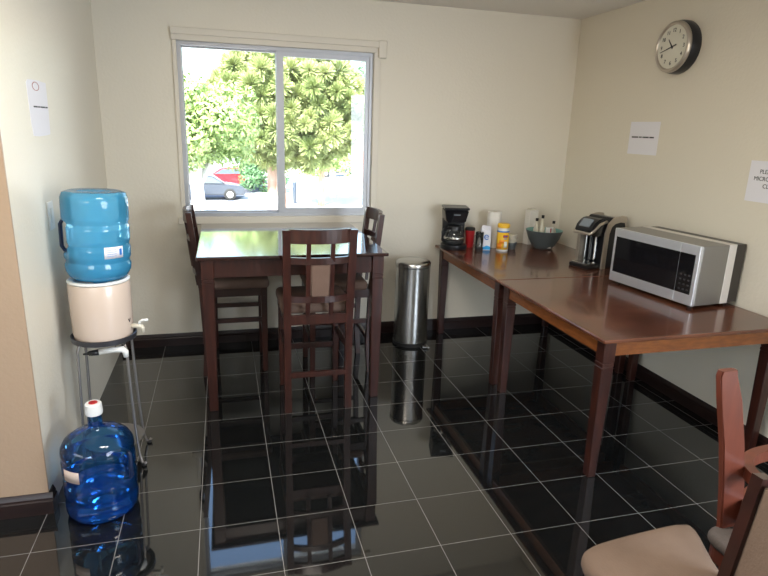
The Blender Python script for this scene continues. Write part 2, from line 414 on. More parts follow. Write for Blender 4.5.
# ------------------------------------------------------------ tables
def table_leg(bm, cx, cy, h, s=.030, taper_in=(0,0)):
    """square top block with two grooves, then a long taper"""
    b = h-.15
    taper(bm, (cx,cy,b+.045), (s,s), (cx,cy,h), (s,s), .002)
    taper(bm, (cx,cy,b+.041), (s-.003,s-.003), (cx,cy,b+.045), (s-.003,s-.003), 0)
    taper(bm, (cx,cy,b+.025), (s,s), (cx,cy,b+.041), (s,s), .0015)
    taper(bm, (cx,cy,b+.021), (s-.003,s-.003), (cx,cy,b+.025), (s-.003,s-.003), 0)
    taper(bm, (cx,cy,0), (s*.72,s*.72), (cx,cy,b+.021), (s,s), .003)
    return bm
def make_table(name, label, x0, y0, x1, y1, h, topm, apm, th=.018, ins=.03, ap=.075, group=None, corner_r=.006, s=.03):
    w, d = x1-x0, y1-y0
    t = thing(name, label, 'table', ((x0+x1)/2, (y0+y1)/2, 0), 0, group)
    bm = bmesh.new(); box(bm, -w/2,-d/2,h-th, w/2,d/2,h, .005)
    obj('tabletop', bm, topm, t)
    i = ins; hx, hy = w/2-i-s, d/2-i-s
    for a in (-1,1):
        for b in (-1,1): obj('leg', table_leg(bmesh.new(), a*hx, b*hy, h-th, s), M['woodleg'], t)
    for (q0,q1,q2,q3) in ((-hx+s, -hy-.020, hx-s, -hy+.002), (-hx+s, hy-.002, hx-s, hy+.020)):
        obj('apron', bx(q0,q1,h-th-ap,q2,q3,h-th, bev=.001), apm, t)
    for (q0,q1,q2,q3) in ((-hx-.020, -hy+s, -hx+.002, hy-s), (hx-.002, -hy+s, hx+.020, hy-s)):
        obj('apron', bx(q0,q1,h-th-ap,q2,q3,h-th, bev=.001), apm, t)
    return t
HT = .711
make_table('side_table', 'worn cherry table carrying the microwave, nearest along the right wall', 1.422, -.362, 2.490, .700, HT, M['ctop'], M['apron'], group=None)
make_table('side_table', 'dark cherry table in the far right corner carrying coffee maker and bowl', 1.422, .704, 2.490, 1.815, HT, M['ctop'], M['apron'])
make_table('pub_table', 'tall dark square pub table under the window', -.315, .692, .729, 1.805, .898, M['pubtop'], M['wood'], th=.020, ins=.022, ap=.10, s=.033)

# ------------------------------------------------------------ pub chairs
def make_pub_chair(label, loc, rz):
    """local: faces +Y, origin on the floor below the seat centre"""
    t = thing('pub_chair', label, 'chair', loc, rz, None)
    w = .172; SH = .575                                  # half width at the back posts, seat rail top
    def by(z):                                           # rake of the back posts
        return -.19 + (.02*(1-z/SH) if z < SH else -.055*((z-SH)/.485)) - (.0 if z > .02 else 0)
    for s in (-1,1):
        bm = bmesh.new(); zs = [0,.2,.4,SH,.7,.85,1.055]; R = []
        for z in zs:
            hx = .019 if z < SH else .021; hy = .016; cx = s*(w+ (.006*(z-SH)/.48 if z > SH else 0)); cy = by(z)-(.02 if z == 0 else 0)
            R.append([bm.verts.new((cx+a*hx, cy+b*hy, z)) for a, b in ((-1,-1),(1,-1),(1,1),(-1,1))])
        for A, B in zip(R, R[1:]):
            for k in range(4): bm.faces.new((A[k], A[(k+1)%4], B[(k+1)%4], B[k]))
        bm.faces.new(R[0]); bm.faces.new(list(reversed(R[-1])))
        obj('back_post', bm, M['woodleg'], t)
    ff = .19
    for s in (-1,1): obj('leg', taper(bmesh.new(), (s*.168,ff,0), (.016,.016), (s*.168,ff,SH), (.020,.020)), M['woodleg'], t)
    # curved rails of the back (hollow towards the sitter)
    def rail(nm, z, h, m=M['wood'], bow=-.035, th=.020, inset=0.):
        y = by(z+h/2); obj(nm, strip(bmesh.new(), arc_pts((-w-.006+.018, y, z), (w+.006-.018, y, z), (0,bow,0)), th, h), m, t)
    rail('top_rail', .985, .075, M['woodleg']); rail('back_rail', .872, .036); rail('back_rail', .655, .036)
    for s in (-1,1):
        x = s*.064
        bm = bmesh.new(); y0, y1 = by(.60)-.022, by(1.0)-.031
        hexa(bm, [(x-.012,y0-.008,SH+.0),(x+.012,y0-.008,SH+.0),(x+.012,y0+.008,SH+.0),(x-.012,y0+.008,SH+.0),
                  (x-.012,y1-.008,.99),(x+.012,y1-.008,.99),(x+.012,y1+.008,.99),(x-.012,y1+.008,.99)])
        obj('slat', bm, M['woodleg'], t)
    bm = bmesh.new(); y0, y1 = by(.69)-.030, by(.872)-.030
    v = hexa(bm, [(-.052,y0-.016,.688),(.052,y0-.016,.688),(.052,y0+.018,.688),(-.052,y0+.018,.688),
              (-.052,y1-.016,.876),(.052,y1-.016,.876),(.052,y1+.018,.876),(-.052,y1+.018,.876)])
    bmesh.ops.bevel(bm, geom=bm.edges[:], offset=.007, segments=2, affect='EDGES')
    obj('back_pad', bm, M['brownsuede'], t, True, 50)
    # seat
    bm = bmesh.new(); box(bm, -.190,ff-.012,SH-.055, .190,ff+.020,SH,.002); obj('seat_rail', bm, M['wood'], t)
    bm = bmesh.new(); box(bm, -.156,-.200,SH-.055, .156,-.178,SH,.002); obj('seat_rail', bm, M['woodleg'], t)
    for s in (-1,1): obj('seat_rail', bx(s*.172-.011,-.178,SH-.055, s*.172+.011,ff-.012,SH,bev=.002), M['wood'], t)
    obj('seat', cushion(bmesh.new(), rounded_rect(-.200,-.166,.200,.225,.03), SH, SH+.062), M['brownsuede'], t, True)
    # stretchers
    obj('footrest', bx(-.152,ff-.010,.235,.152,ff+.010,.270,bev=.002), M['wood'], t)
    obj('stretcher', bx(-.156,-.198,.205,.156,-.178,.235,bev=.002), M['woodleg'], t)
    for s in (-1,1): obj('stretcher', bx(s*.170-.009,-.172,.345,s*.170+.009,ff-.012,.375,bev=.002), M['wood'], t)
    return t
ch = make_pub_chair('pub chair with its back to the viewer at the near side of the window table', (.320, .825, 0), 0)
c2 = dup(ch); c2.location = (-.125, 1.425, 0); c2.rotation_euler = (0,0,-pi/2); c2['label'] = 'pub chair at the left end of the tall table, facing right'
c3 = dup(ch); c3.location = (.545, 1.28, 0); c3.rotation_euler = (0,0,pi/2); c3['label'] = 'pub chair at the right end of the tall table, near the steel bin'

# ------------------------------------------------------------ steel bin
tb = thing('trash_bin', 'round brushed steel pedal bin between the tall table and the corner table', 'bin', (1.178, 1.600, 0))
r = .128
obj('base_ring', lathe(bmesh.new(), [(0,0),(r+.004,0),(r+.004,.022),(r-.004,.026),(0,.026)], n=56), M['dark'], tb, True, 40)
obj('body', lathe(bmesh.new(), [(r-.006,.026),(r,.028),(r,.600),(r-.006,.602)], n=56), M['steel'], tb, True, 40)
obj('lid', lathe(bmesh.new(), [(r+.003,.604),(r+.004,.626),(r-.004,.640),(r*.6,.652),(0,.656)], n=56), M['steel'], tb, True, 50)
obj('lid_band', lathe(bmesh.new(), [(r-.004,.600),(r+.001,.600),(r+.001,.606),(r-.004,.606)], n=56), M['dark'], tb, True)
obj('pedal', bx(.05,-r-.045,.006,.10,-r+.03,.016,bev=.003), M['steel'], tb)

# ------------------------------------------------------------ water cooler
SX, SY = -.712, .335
st = thing('dispenser_stand', 'grey metal tube stand holding the cream water crock by the left wall', 'stand', (SX, SY, 0))
def ring(bm, R, z, r, n=40): return tube(bm, [(R*cos(2*pi*i/n), R*sin(2*pi*i/n), z) for i in range(n)], r, 8, True)
ZR = .615
bm = bmesh.new(); lathe(bm, [(.112,ZR),(.136,ZR),(.138,ZR+.022),(.134,ZR+.024),(.132,ZR+.006),(.112,ZR+.004),(.112,ZR)], n=48); obj('top_ring', bm, M['darkring'], st, True, 40)
for a in (38, 142, 218, 322):
    a = radians(a); d = Vector((cos(a), sin(a), 0))
    P = [d*.10+Vector((0,0,ZR-.006)), d*.118+Vector((0,0,ZR-.012)), d*.128+Vector((0,0,ZR-.04)), d*.131+Vector((0,0,.45)), d*.140+Vector((0,0,.20)), d*.150+Vector((0,0,.06)), d*.162+Vector((0,0,.016)), d*.178+Vector((0,0,.0095)), d*.188+Vector((0,0,.020))]
    P = [P[0]] + [P[i] for i in range(1, len(P))]
    l = obj('leg', tube(bmesh.new(), P, .0065, 8), M['chromeleg'], st, True)
    obj('foot_tip', lathe(bmesh.new(), [(0,.0005),(.010,.0005),(.012,.006),(.009,.014),(0,.016)], c=tuple(d*.176), n=12), M['dark'], l, True)
bm = lathe(bmesh.new(), [(0,.098),(.128,.098),(.134,.102),(.134,.108),(.126,.104),(0,.104)], n=40); obj('shelf', bm, M['chromeleg'], st, True, 40)
cr = thing('water_crock', 'cream ceramic water crock with a tap, on the metal stand', 'water dispenser', (SX, SY, ZR+.0065))
obj('body', lathe(bmesh.new(), [(0,0),(.112,0),(.122,.006),(.126,.03),(.128,.14),(.128,.250),(.124,.262),(.112,.264),(.106,.258),(0,.250)], n=56), M['crock'], cr, True, 40)
bm = lathe(bmesh.new(), [(.108,.2645),(.127,.2645),(.129,.270),(.122,.276),(.108,.276),(.108,.2645)], n=56); obj('rim', bm, M['white'], cr, True)
ta = radians(-12); td = Vector((cos(ta), sin(ta), 0)); ts = Vector((-sin(ta), cos(ta), 0)); tz = Vector((0,0,1))
tap = obj('tap', tube(bmesh.new(), [td*.124+tz*.050, td*.150+tz*.050, td*.170+tz*.048, td*.174+tz*.040, td*.174+tz*.020], [.012,.010,.011,.009,.008], 12), M['cream'], cr, True)
obj('lever', tube(bmesh.new(), [td*.160+tz*.056, td*.162+tz*.070, td*.175+tz*.078, td*.200+tz*.080], [.006,.006,.006,.007], 8), M['white'], tap, True)
text_obj('mark', 'V', .026, M['ink'], cr, tuple(td*.1285+Vector((0,0,.085))+ts*-.028), (pi/2,0,ta+pi/2-.22), .0008)
vb = thing('spare_tap', 'white plastic spare tap with black grip hanging under the crock stand ring', 'tap', (SX, SY, ZR))
v0 = obj('body', tube(bmesh.new(), [(-.010,-.10,-.034),(.050,-.09,-.030),(.085,-.085,-.032),(.096,-.083,-.045),(.098,-.083,-.070)], [.013,.013,.015,.014,.011], 12), M['white'], vb, True)
obj('grip', tube(bmesh.new(), [(-.050,-.105,-.036),(-.010,-.10,-.034)], [.011,.014], 12), M['black'], vb, True)
obj('stem', tube(bmesh.new(), [(-.072,-.108,-.037),(-.050,-.105,-.036)], [.004,.007], 8), M['dark'], vb, True)
obj('hanger', tube(bmesh.new(), [(.058,-.088,-.020),(.060,-.095,-.004),(.060,-.1,.0005)], .003, 6), M['chromeleg'], vb, True)

def bottle_profile(flip, H=.385, R=.134):
    p = [(0,.008),(R*.55,.004),(R*.86,.0),(R*.96,.012),(R,.034),(R,.070),(R*.955,.082),(R*.955,.092),(R,.104),(R,.170),(R*.955,.182),(R*.955,.190),(R,.202),
         (R,.262),(R*.965,.272),(R*.965,.280),(R,.292),(R*.98,.318),(R*.88,.346),(R*.66,.368),(R*.36,.383),(R*.24,.392),(.028,.400),(.026,.432),(.0275,.436),(.0275,.450),(.024,.452)]
    return p
def bottle_mesh(bm, prof, notch=None):
    """lathe with the hand-hold pressed in on one side; notch = (angle, z0, z1, depth, halfwidth)"""
    n = 72; vs0 = len(bm.verts)
    P = []
    for (r0,z0),(r1,z1) in zip(prof, prof[1:]):
        k = max(1, int(abs(z1-z0)/.012))
        for i in range(k): P.append((r0+(r1-r0)*i/k, z0+(z1-z0)*i/k))
    P.append(prof[-1]); lathe(bm, P, n=n)
    if notch:
        na, za, zb, dep, hw = notch
        for v in bm.verts:
            if za < v.co.z < zb and math.hypot(v.co.x, v.co.y) > .10:
                a = (math.atan2(v.co.y, v.co.x)-na+pi) % (2*pi)-pi
                if abs(a) < hw:
                    f = (1-(a/hw)**2)**1 * min(1, 3*min(v.co.z-za, zb-v.co.z)/(zb-za)*1.6)
                    r = math.hypot(v.co.x, v.co.y); s = (r-dep*f)/r; v.co.x *= s; v.co.y *= s
    return bm
def cyl_patch(bm, r, a0, a1, z0, z1, th=.0008, n=10):
    return lathe(bm, [(r,z0),(r+th,z0),(r+th,z1),(r,z1),(r,z0)], n=n, a0=a0, a1=a1)
# upper bottle, upside down in the crock
RB = .134
ub = thing('water_bottle', 'blue water bottle standing upside down on the crock', 'water bottle', (SX+.004, SY, ZR+.0065+.277)); ub.rotation_euler = (0, radians(1.6), 0)
prof = [(0,.372),(RB*.55,.376),(RB*.80,.382),(RB*.93,.376),(RB*.99,.356),(RB,.33),(RB,.262),(RB*.965,.252),(RB*.965,.244),(RB,.234),(RB,.172),(RB*.965,.162),(RB*.965,.154),(RB,.144),
        (RB,.100),(RB*.96,.088),(RB*.96,.080),(RB*1.0,.066),(RB*.985,.040),(RB*.90,.018),(RB*.80,.004),(RB*.66,.0005),(.03,-.02),(.028,-.026),(0,-.026)]
na = radians(188)
obj('shell', bottle_mesh(bmesh.new(), prof, (na, .120, .262, .045, .55)), M['jug'], ub, True)
wp = [(0,.118),(RB*.97,.118),(RB*.975,.100),(RB*.93,.088),(RB*.93,.080),(RB*.975,.066),(RB*.96,.040),(RB*.875,.020),(RB*.78,.008),(0,.006)]
obj('water', lathe(bmesh.new(), wp, n=56), M['water'], ub, True, 40)
d = Vector((cos(na), sin(na), 0))
obj('handle', tube(bmesh.new(), [d*(RB-.035)+tz*.262, d*(RB-.006)+tz*.258, d*(RB+.004)+tz*.24, d*(RB+.004)+tz*.145, d*(RB-.006)+tz*.126, d*(RB-.035)+tz*.122], .0085, 10), M['navy'], ub, True)
la = radians(-68)
lb = obj('label', cyl_patch(bmesh.new(), RB+.001, la-.02, la+.60, .108, .158), M['paper'], ub, True)
bm = bmesh.new()
for k in range(4): cyl_patch(bm, RB+.0021, la+.06, la+.36, .118+.009*k, .1195+.009*k, .0004, 6)
cyl_patch(bm, RB+.0021, la+.46, la+.55, .120, .148, .0004, 6)
obj('label_print', bm, M['blue'], lb)
# lower bottle on the floor
gb = thing('water_bottle', 'deep blue water bottle with white cap standing on the floor', 'water bottle', (-.700, -.062, .0005))
na2 = radians(-22); RL = .139
prof2 = [(r*RL/.134*(1 if z < .39 else .96), z*.945 if z < .39 else .369+(z-.392)*1.45) for r, z in bottle_profile(0)]
obj('shell', bottle_mesh(bmesh.new(), prof2, (na2, .150, .275, .046, .55)), M['jug2'], gb, True)
wp2 = [(0,.006),(RL*.86,.004),(RL*.95,.014),(RL*.975,.034),(RL*.975,.072),(RL*.93,.084),(RL*.93,.094),(RL*.96,.104),(RL*.96,.118),(0,.118)]
obj('water', lathe(bmesh.new(), wp2, n=56), M['water2'], gb, True, 40)
d = Vector((cos(na2), sin(na2), 0))
obj('handle', tube(bmesh.new(), [d*(RL-.035)+tz*.278, d*(RL-.010)+tz*.274, d*(RL-.001)+tz*.256, d*(RL-.001)+tz*.166, d*(RL-.010)+tz*.150, d*(RL-.035)+tz*.146], .008, 10), M['navy'], gb, True)
cp = obj('cap', lathe(bmesh.new(), [(.0285,.428),(.0315,.430),(.033,.440),(.031,.474),(.027,.478),(0,.478)], n=32), M['white'], gb, True, 40)
obj('cap_seal', lathe(bmesh.new(), [(0,.4782),(.017,.4782),(.017,.4795),(0,.4795)], n=24), M['red'], cp)
la = radians(-142)
obj('label', cyl_patch(bmesh.new(), RL+.0012, la, la+.55, .195, .245), M['crock'], gb, True)

# ------------------------------------------------------------ microwave
A = -1.4506
mw = thing('microwave', 'stainless microwave with a black window on the near right table', 'microwave', (2.095, .560, HT), A)
w, dpt, h, z0 = .598, .335, .318, .018
q = .62*dpt
obj('front_case', bx(0,.022,z0, w,q,z0+h, bev=.003), M['mwcase'], mw)
obj('case_band', bx(-.001,q,z0-.0005, w+.001,q+.16*dpt,z0+h+.001, bev=.002), M['mwband'], mw)
obj('rear_case', bx(.002,q+.16*dpt,z0, w-.002,dpt,z0+h-.001, bev=.003), M['mwdark'], mw)
dr = obj('door', bx(.0,0,z0, w*.80,.021,z0+h, bev=.003), M['mwsteel'], mw)
obj('window', bx(.020,-.0015,z0+.058, w*.80-.001,.004,z0+h-.048, bev=.001), M['blackgloss'], dr)
cpn = obj('control_panel', bx(w*.80+.0015,0,z0, w,.021,z0+h, bev=.003), M['mwsteel'], mw)
obj('panel_glass', bx(w*.80+.002,-.0015,z0+.058, w-.022,.004,z0+h-.048, bev=.001), M['blackgloss'], cpn)
bm = bmesh.new()
for i in range(3):
    for j in range(4): box(bm, w*.80+.022+.026*i, -.0022, z0+.075+.026*j, w*.80+.034+.026*i, -.0014, z0+.083+.026*j)
obj('keypad', bm, M['keys'], cpn)
for a in (.04, w-.04):
    for b in (.04, dpt-.04): obj('foot', lathe(bmesh.new(), [(0,0),(.014,0),(.015,.018),(0,.018)], c=(a,b,0), n=14), M['dark'], mw)

# ------------------------------------------------------------ single-serve coffee machine
km = thing('pod_coffee_machine', 'black pod coffee machine with silver bands left of the microwave', 'coffee machine', (2.290, .985, HT), radians(-76)); km.scale = (1.10,.95,1.20)
# local: front faces -Y, width along X
kw = .088
obj('drip_base', bx(-.075,-.175,.0, .075,-.03,.022,bev=.006), M['black'], km)
tr = obj('drip_tray', bx(-.060,-.168,.0225,.060,-.060,.030,bev=.003), M['steel'], km)
side = [(-.030,0),(.150,0),(.150,.235),(.135,.262),(.080,.282),(-.005,.286),(-.030,.262)]
obj('body', extrude_poly(bmesh.new(), side, 'x', -kw+.004, kw-.004, .004), M['black'], km, True, 35)
def side_path(x): return [Vector((x,-.040,.0)), Vector((x,-.040,.12)), Vector((x,-.038,.20)), Vector((x,-.018,.245)), Vector((x,.020,.268)), Vector((x,.080,.276)), Vector((x,.140,.270))]
for s in (-1,1):
    bm = bmesh.new(); P = side_path(s*kw); R = []
    for i, p in enumerate(P):
        t = (P[min(i+1,len(P)-1)]-P[max(i-1,0)]).normalized(); n_ = Vector((0,-t.z,t.y))*.018
        x = s*.006
        R.append([bm.verts.new(v) for v in (p-n_-Vector((x,0,0)), p+n_-Vector((x,0,0)), p+n_+Vector((x,0,0)), p-n_+Vector((x,0,0)))])
    for a_, b_ in zip(R, R[1:]):
        for k in range(4): bm.faces.new((a_[k], a_[(k+1)%4], b_[(k+1)%4], b_[k]))
    bm.faces.new(R[0]); bm.faces.new(list(reversed(R[-1])))
    obj('side_band', bm, M['silver'], km, True, 35)
head = [(-.170,.205),(-.155,.190),(-.06,.175),(-.028,.180),(-.028,.272),(-.060,.280),(-.110,.272),(-.150,.245)]
hd = obj('brew_head', extrude_poly(bmesh.new(), head, 'x', -.070, .070, .008), M['black'], km, True, 35)
obj('head_band', tube(bmesh.new(), [(-.071,-.03,.262),(-.071,-.095,.250),(-.071,-.150,.214),(-.062,-.172,.198),(.062,-.172,.198),(.071,-.150,.214),(.071,-.095,.250),(.071,-.03,.262)], .009, 8), M['silver'], hd, True)
bm = bmesh.new(); hexa(bm, [(-.038,-.160,.232),(.038,-.160,.232),(.038,-.118,.267),(-.038,-.118,.267),(-.038,-.162,.238),(.038,-.162,.238),(.038,-.121,.274),(-.038,-.121,.274)])
obj('display', bm, M['lcd'], hd)
obj('pillar', bx(-.075,-.120,.022,-.052,-.03,.19,bev=.005), M['silver'], km)
obj('cup_bay', lathe(bmesh.new(), [(.040,.022),(.040,.176)], c=(0,-.070,0), n=24, a0=0, a1=pi), M['smoke'], km, True)
obj('water_tank', bx(-kw-.020,.02,.01,-kw-.007,.14,.245,bev=.005), M['smoke'], km)

# ------------------------------------------------------------ drip coffee maker
cm = thing('drip_coffee_maker', 'black drip coffee maker with a glass carafe at the corner table end', 'coffee maker', (1.515, 1.665, HT), radians(-14))
obj('base', lathe(bmesh.new(), [(0,0),(.088,0),(.092,.006),(.090,.034),(.080,.040),(0,.041)], n=40, sq=(1.1,1.05)), M['black'], cm, True, 40)
obj('tower', bx(-.085,.045,.035,.085,.105,.235,bev=.012), M['black'], cm)
bm = bmesh.new(); hexa(bm, [(-.070,-.070,.205),(.070,-.070,.205),(.085,.105,.205),(-.085,.105,.205),(-.090,-.085,.300),(.090,-.085,.300),(.092,.105,.300),(-.092,.105,.300)])
bmesh.ops.bevel(bm, geom=bm.edges[:], offset=.008, segments=2, affect='EDGES')
hb = obj('filter_basket', bm, M['blackgloss'], cm, True, 35)
obj('lid', bx(-.094,-.088,.301,.094,.108,.318,bev=.007), M['black'], cm)
obj('badge', bx(-.022,-.082,.262,.028,-.074,.270), M['lcd'], hb)
cf = obj('carafe', lathe(bmesh.new(), [(0,.042),(.060,.042),(.072,.055),(.076,.085),(.070,.120),(.054,.148),(.048,.160),(.052,.168),(.048,.168)], c=(0,-.020,0), n=36), M['clear'], cm, True)
obj('coffee_band', lathe(bmesh.new(), [(.0555,.146),(.050,.160),(.054,.172),(.046,.180),(0,.182)], c=(0,-.020,0), n=36), M['black'], cf, True)
obj('carafe_ring', lathe(bmesh.new(), [(.0768,.080),(.0785,.082),(.0785,.094),(.0768,.096)], c=(0,-.020,0), n=36), M['steel'], cf, True)
obj('carafe_handle', tube(bmesh.new(), [(-.050,-.045,.160),(-.085,-.070,.158),(-.100,-.082,.140),(-.098,-.080,.090),(-.078,-.058,.070)], .008, 8), M['black'], cf, True)

# ------------------------------------------------------------ small things beside it
mg = thing('travel_mug', 'red travel mug with a dark lid beside the coffee maker', 'mug', (1.662, 1.705, HT))
obj('body', lathe(bmesh.new(), [(0,0),(.028,0),(.030,.004),(.036,.120),(.036,.130),(0,.130)], n=32), M['red'], mg, True, 40)
obj('lid', lathe(bmesh.new(), [(.037,.1305),(.0385,.132),(.0385,.146),(.033,.152),(0,.152)], n=32), M['dark'], mg, True, 40)
gm = thing('glass_mug', 'clear glass mug with a dark base between red mug and white bag', 'mug', (1.680, 1.565, HT))
obj('body', lathe(bmesh.new(), [(.029,.022),(.030,.14),(.027,.14),(.026,.024)], n=32), M['clear'], gm, True)
obj('base', lathe(bmesh.new(), [(0,0),(.030,0),(.031,.022),(0,.0215)], n=32), M['dark'], gm, True, 40)
obj('handle', tube(bmesh.new(), [(-.028,-.005,.12),(-.045,-.010,.115),(-.048,-.010,.07),(-.030,-.005,.045)], .004, 8), M['clear'], gm, True)
bg = thing('sugar_bag', 'white paper bag with blue lettering left of the paper towel roll', 'bag', (1.742, 1.600, HT), radians(-14))
bm = bmesh.new()
hexa(bm, [(-.040,-.028,0),(.040,-.028,0),(.040,.028,0),(-.040,.028,0),(-.036,-.024,.150),(.036,-.024,.150),(.036,.024,.150),(-.036,.024,.150)])
hexa(bm, [(-.036,-.024,.1502),(.036,-.024,.1502),(.036,.024,.1502),(-.036,.024,.1502),(-.026,-.003,.186),(.038,-.003,.178),(.038,.003,.178),(-.026,.003,.186)])
bb = obj('bag_body', bm, M['paper'], bg)
bm = bmesh.new(); extrude_poly(bm, [(-.0395,.003),(.0395,.003),(.0385,.026),(.012,.036),(-.0385,.012)], 'y', -.0295, -.0283); obj('blue_corner', bm, M['cyan'], bb)
text_obj('lettering', 'e', .085, M['blue'], bb, (.004,-.0285,.105), (pi/2,0,0), .001)
pt = thing('paper_towel_roll', 'white paper towel roll standing behind the yellow wipes tub', 'paper towel', (1.850, 1.690, HT))
obj('roll', lathe(bmesh.new(), [(.020,0),(.052,0),(.054,.004),(.054,.272),(.052,.276),(.020,.276),(.020,0)], n=40), M['tissue'], pt, True, 40)
obj('core', lathe(bmesh.new(), [(.0195,.001),(.0195,.2765),(.0175,.2765),(.0175,.001)], n=24), M['cream'], pt, True)
cn = thing('wipes_canister', 'yellow and orange cleaning wipes canister in front of the paper towels', 'canister', (1.862, 1.545, HT))
rc = .044
body = obj('tub', lathe(bmesh.new(), [(0,0),(rc-.002,0),(rc,.004),(rc,.175),(0,.175)], n=40), M['white'], cn, True, 40)
obj('lid', lathe(bmesh.new(), [(rc+.001,.176),(rc+.002,.180),(rc+.002,.198),(rc-.004,.206),(0,.208)], n=40), M['yellow'], cn, True, 40)
obj('label', lathe(bmesh.new(), [(rc+.0004,.014),(rc+.0010,.014),(rc+.0010,.142),(rc+.0004,.142)], n=40), M['yellow'], cn, True)
fa = math.atan2(-2.43-1.545, -.164-1.862)
obj('label_band', lathe(bmesh.new(), [(rc+.0004,.143),(rc+.0010,.143),(rc+.0010,.154),(rc+.0004,.154)], n=40), M['blue'], cn, True)
bm = bmesh.new(); cyl_patch(bm, rc+.0012, fa-.95, fa-.1, .022, .060); cyl_patch(bm, rc+.0012, fa-.6, fa+.35, .060, .085); obj('orange_print', bm, M['orange'], cn, True)
bm = bmesh.new(); cyl_patch(bm, rc+.0022, fa+.05, fa+.85, .106, .124); obj('red_print', bm, M['red'], cn, True)
bm = bmesh.new(); cyl_patch(bm, rc+.0024, fa+.15, fa+.75, .094, .100); cyl_patch(bm, rc+.0034, fa+.18, fa+.72, .112, .118); obj('blue_print', bm, M['blue'], cn, True)
bm = bmesh.new(); cyl_patch(bm, rc+.0022, fa+.25, fa+.8, .030, .075); obj('white_print', bm, M['white'], cn, True)
# stacked containers
for i, (lab, m_) in enumerate((('lowest grey tub of the small stack beside the bowl', 'greyb'), ('middle white tub of the small stack beside the bowl', 'cream'), ('top white tub of the small stack beside the bowl', 'cream'))):
    hs = (.050, .030, .030); z = HT+.0005+sum(hs[:i])+.0006*i
    o = obj('food_tub', lathe(bmesh.new(), [(0,0),(.034,0),(.041,hs[i]*.72),(.045,hs[i]*.74),(.045,hs[i]),(0,hs[i])], n=32), M[m_], None, True, 40)
    o.location = (1.962, 1.600, z); tag(o, lab, 'food container', 'small tubs stacked beside the bowl')
tbx = thing('tall_carton', 'tall white carton standing behind the mixing bowl', 'carton', (2.215, 1.775, HT), radians(8))
obj('carton_body', bx(-.042,-.032,0,.042,.032,.275,bev=.004), M['tissue'], tbx)
obj('carton_cap', bx(-.030,-.020,.2752,.030,.020,.287,bev=.003), M['cream'], tbx)
bw = thing('mixing_bowl', 'large dark grey mixing bowl with teal inside near the room corner', 'bowl', (2.235, 1.595, HT)); bw.scale = (1.08,1.08,1.22)
out = [(0,0),(.060,0),(.066,.004),(.088,.030),(.112,.070),(.128,.112),(.131,.118)]
inn = [(.128,.119),(.124,.112),(.108,.070),(.084,.033),(.060,.010),(0,.008)]
obj('outer_wall', lathe(bmesh.new(), out, n=48), M['greyb'], bw, True)
obj('lining', lathe(bmesh.new(), [(.131,.118)]+inn, n=48), M['teal'], bw, True)
def small_bottle(x, y, label, hgt, tilt=0):
    t = thing('condiment_bottle', label, 'bottle', (x, y, HT+.013), 0, 'small bottles standing in the mixing bowl')
    o = obj('bottle_body', lathe(bmesh.new(), [(0,0),(.020,0),(.022,.005),(.022,hgt*.6),(.016,hgt*.72),(.009,hgt*.80),(.009,hgt*.9),(0,hgt*.9)], n=24), M['cream'], t, True)
    obj('cap', lathe(bmesh.new(), [(.0105,hgt*.90),(.0115,hgt),(0,hgt)], n=16), M['dark'], t, True, 40)
    obj('label', lathe(bmesh.new(), [(.0224,hgt*.2),(.0229,hgt*.2),(.0229,hgt*.52),(.0224,hgt*.52)], n=24), M['cream'], t, True)
small_bottle(2.190, 1.640, 'leftmost of three small dark-capped bottles in the bowl', .215)
small_bottle(2.232, 1.628, 'tallest, middle one of three small dark-capped bottles in the bowl', .240)
small_bottle(2.290, 1.560, 'rightmost of three small dark-capped bottles in the bowl', .205)
cup = thing('white_cup', 'small white cup with a red stripe at the front of the mixing bowl', 'cup', (2.245, 1.535, HT+.012)); cup.scale = (1,1,1.25)
obj('cup_body', lathe(bmesh.new(), [(0,0),(.024,0),(.028,.060),(.030,.128),(.027,.128),(.025,.06),(.021,.006),(0,.006)], n=28), M['white'], cup, True, 50)
bm = bmesh.new(); cyl_patch(bm, .0305, fa+.1, fa+.35, .070, .126); obj('stripe', bm, M['red'], cup)

# ------------------------------------------------------------ near chairs at the lower right
dc = thing('dining_chair', 'tan suede dining chair in the near right corner, seat towards the viewer', 'chair', (.990, -1.418, 0), radians(4))
sp_ = [(-.205,-.20),(-.225,.10),(-.222,.165),(-.190,.200),(-.10,.212),(.08,.214),(.165,.208),(.190,.175),(.110,.010),(.070,-.20)]
sq_ = []
for i in range(len(sp_)):
    p0, p1, p2, p3 = [Vector(sp_[(i+k) % len(sp_)]) for k in (-1,0,1,2)]
    for j in range(4):
        t = j/4; sq_.append(tuple(.5*((2*p1)+(p2-p0)*t+(2*p0-5*p1+4*p2-p3)*t*t+(3*p1-p0-3*p2+p3)*t**3)))
obj('seat', cushion(bmesh.new(), sq_, .400, .458), M['suede'], dc, True)
obj('seat_frame', extrude_poly(bmesh.new(), [(x*.95, y*.95) for x, y in sp_], 'z', .355, .4045), M['woodleg'], dc)
for x, y in ((-.185,.165),(.155,.165),(-.180,-.17),(.06,-.17)):
    obj('leg', taper(bmesh.new(), (x*1.03,y*1.03,0), (.015,.015), (x,y,.356), (.019,.019)), M['woodleg'], dc)
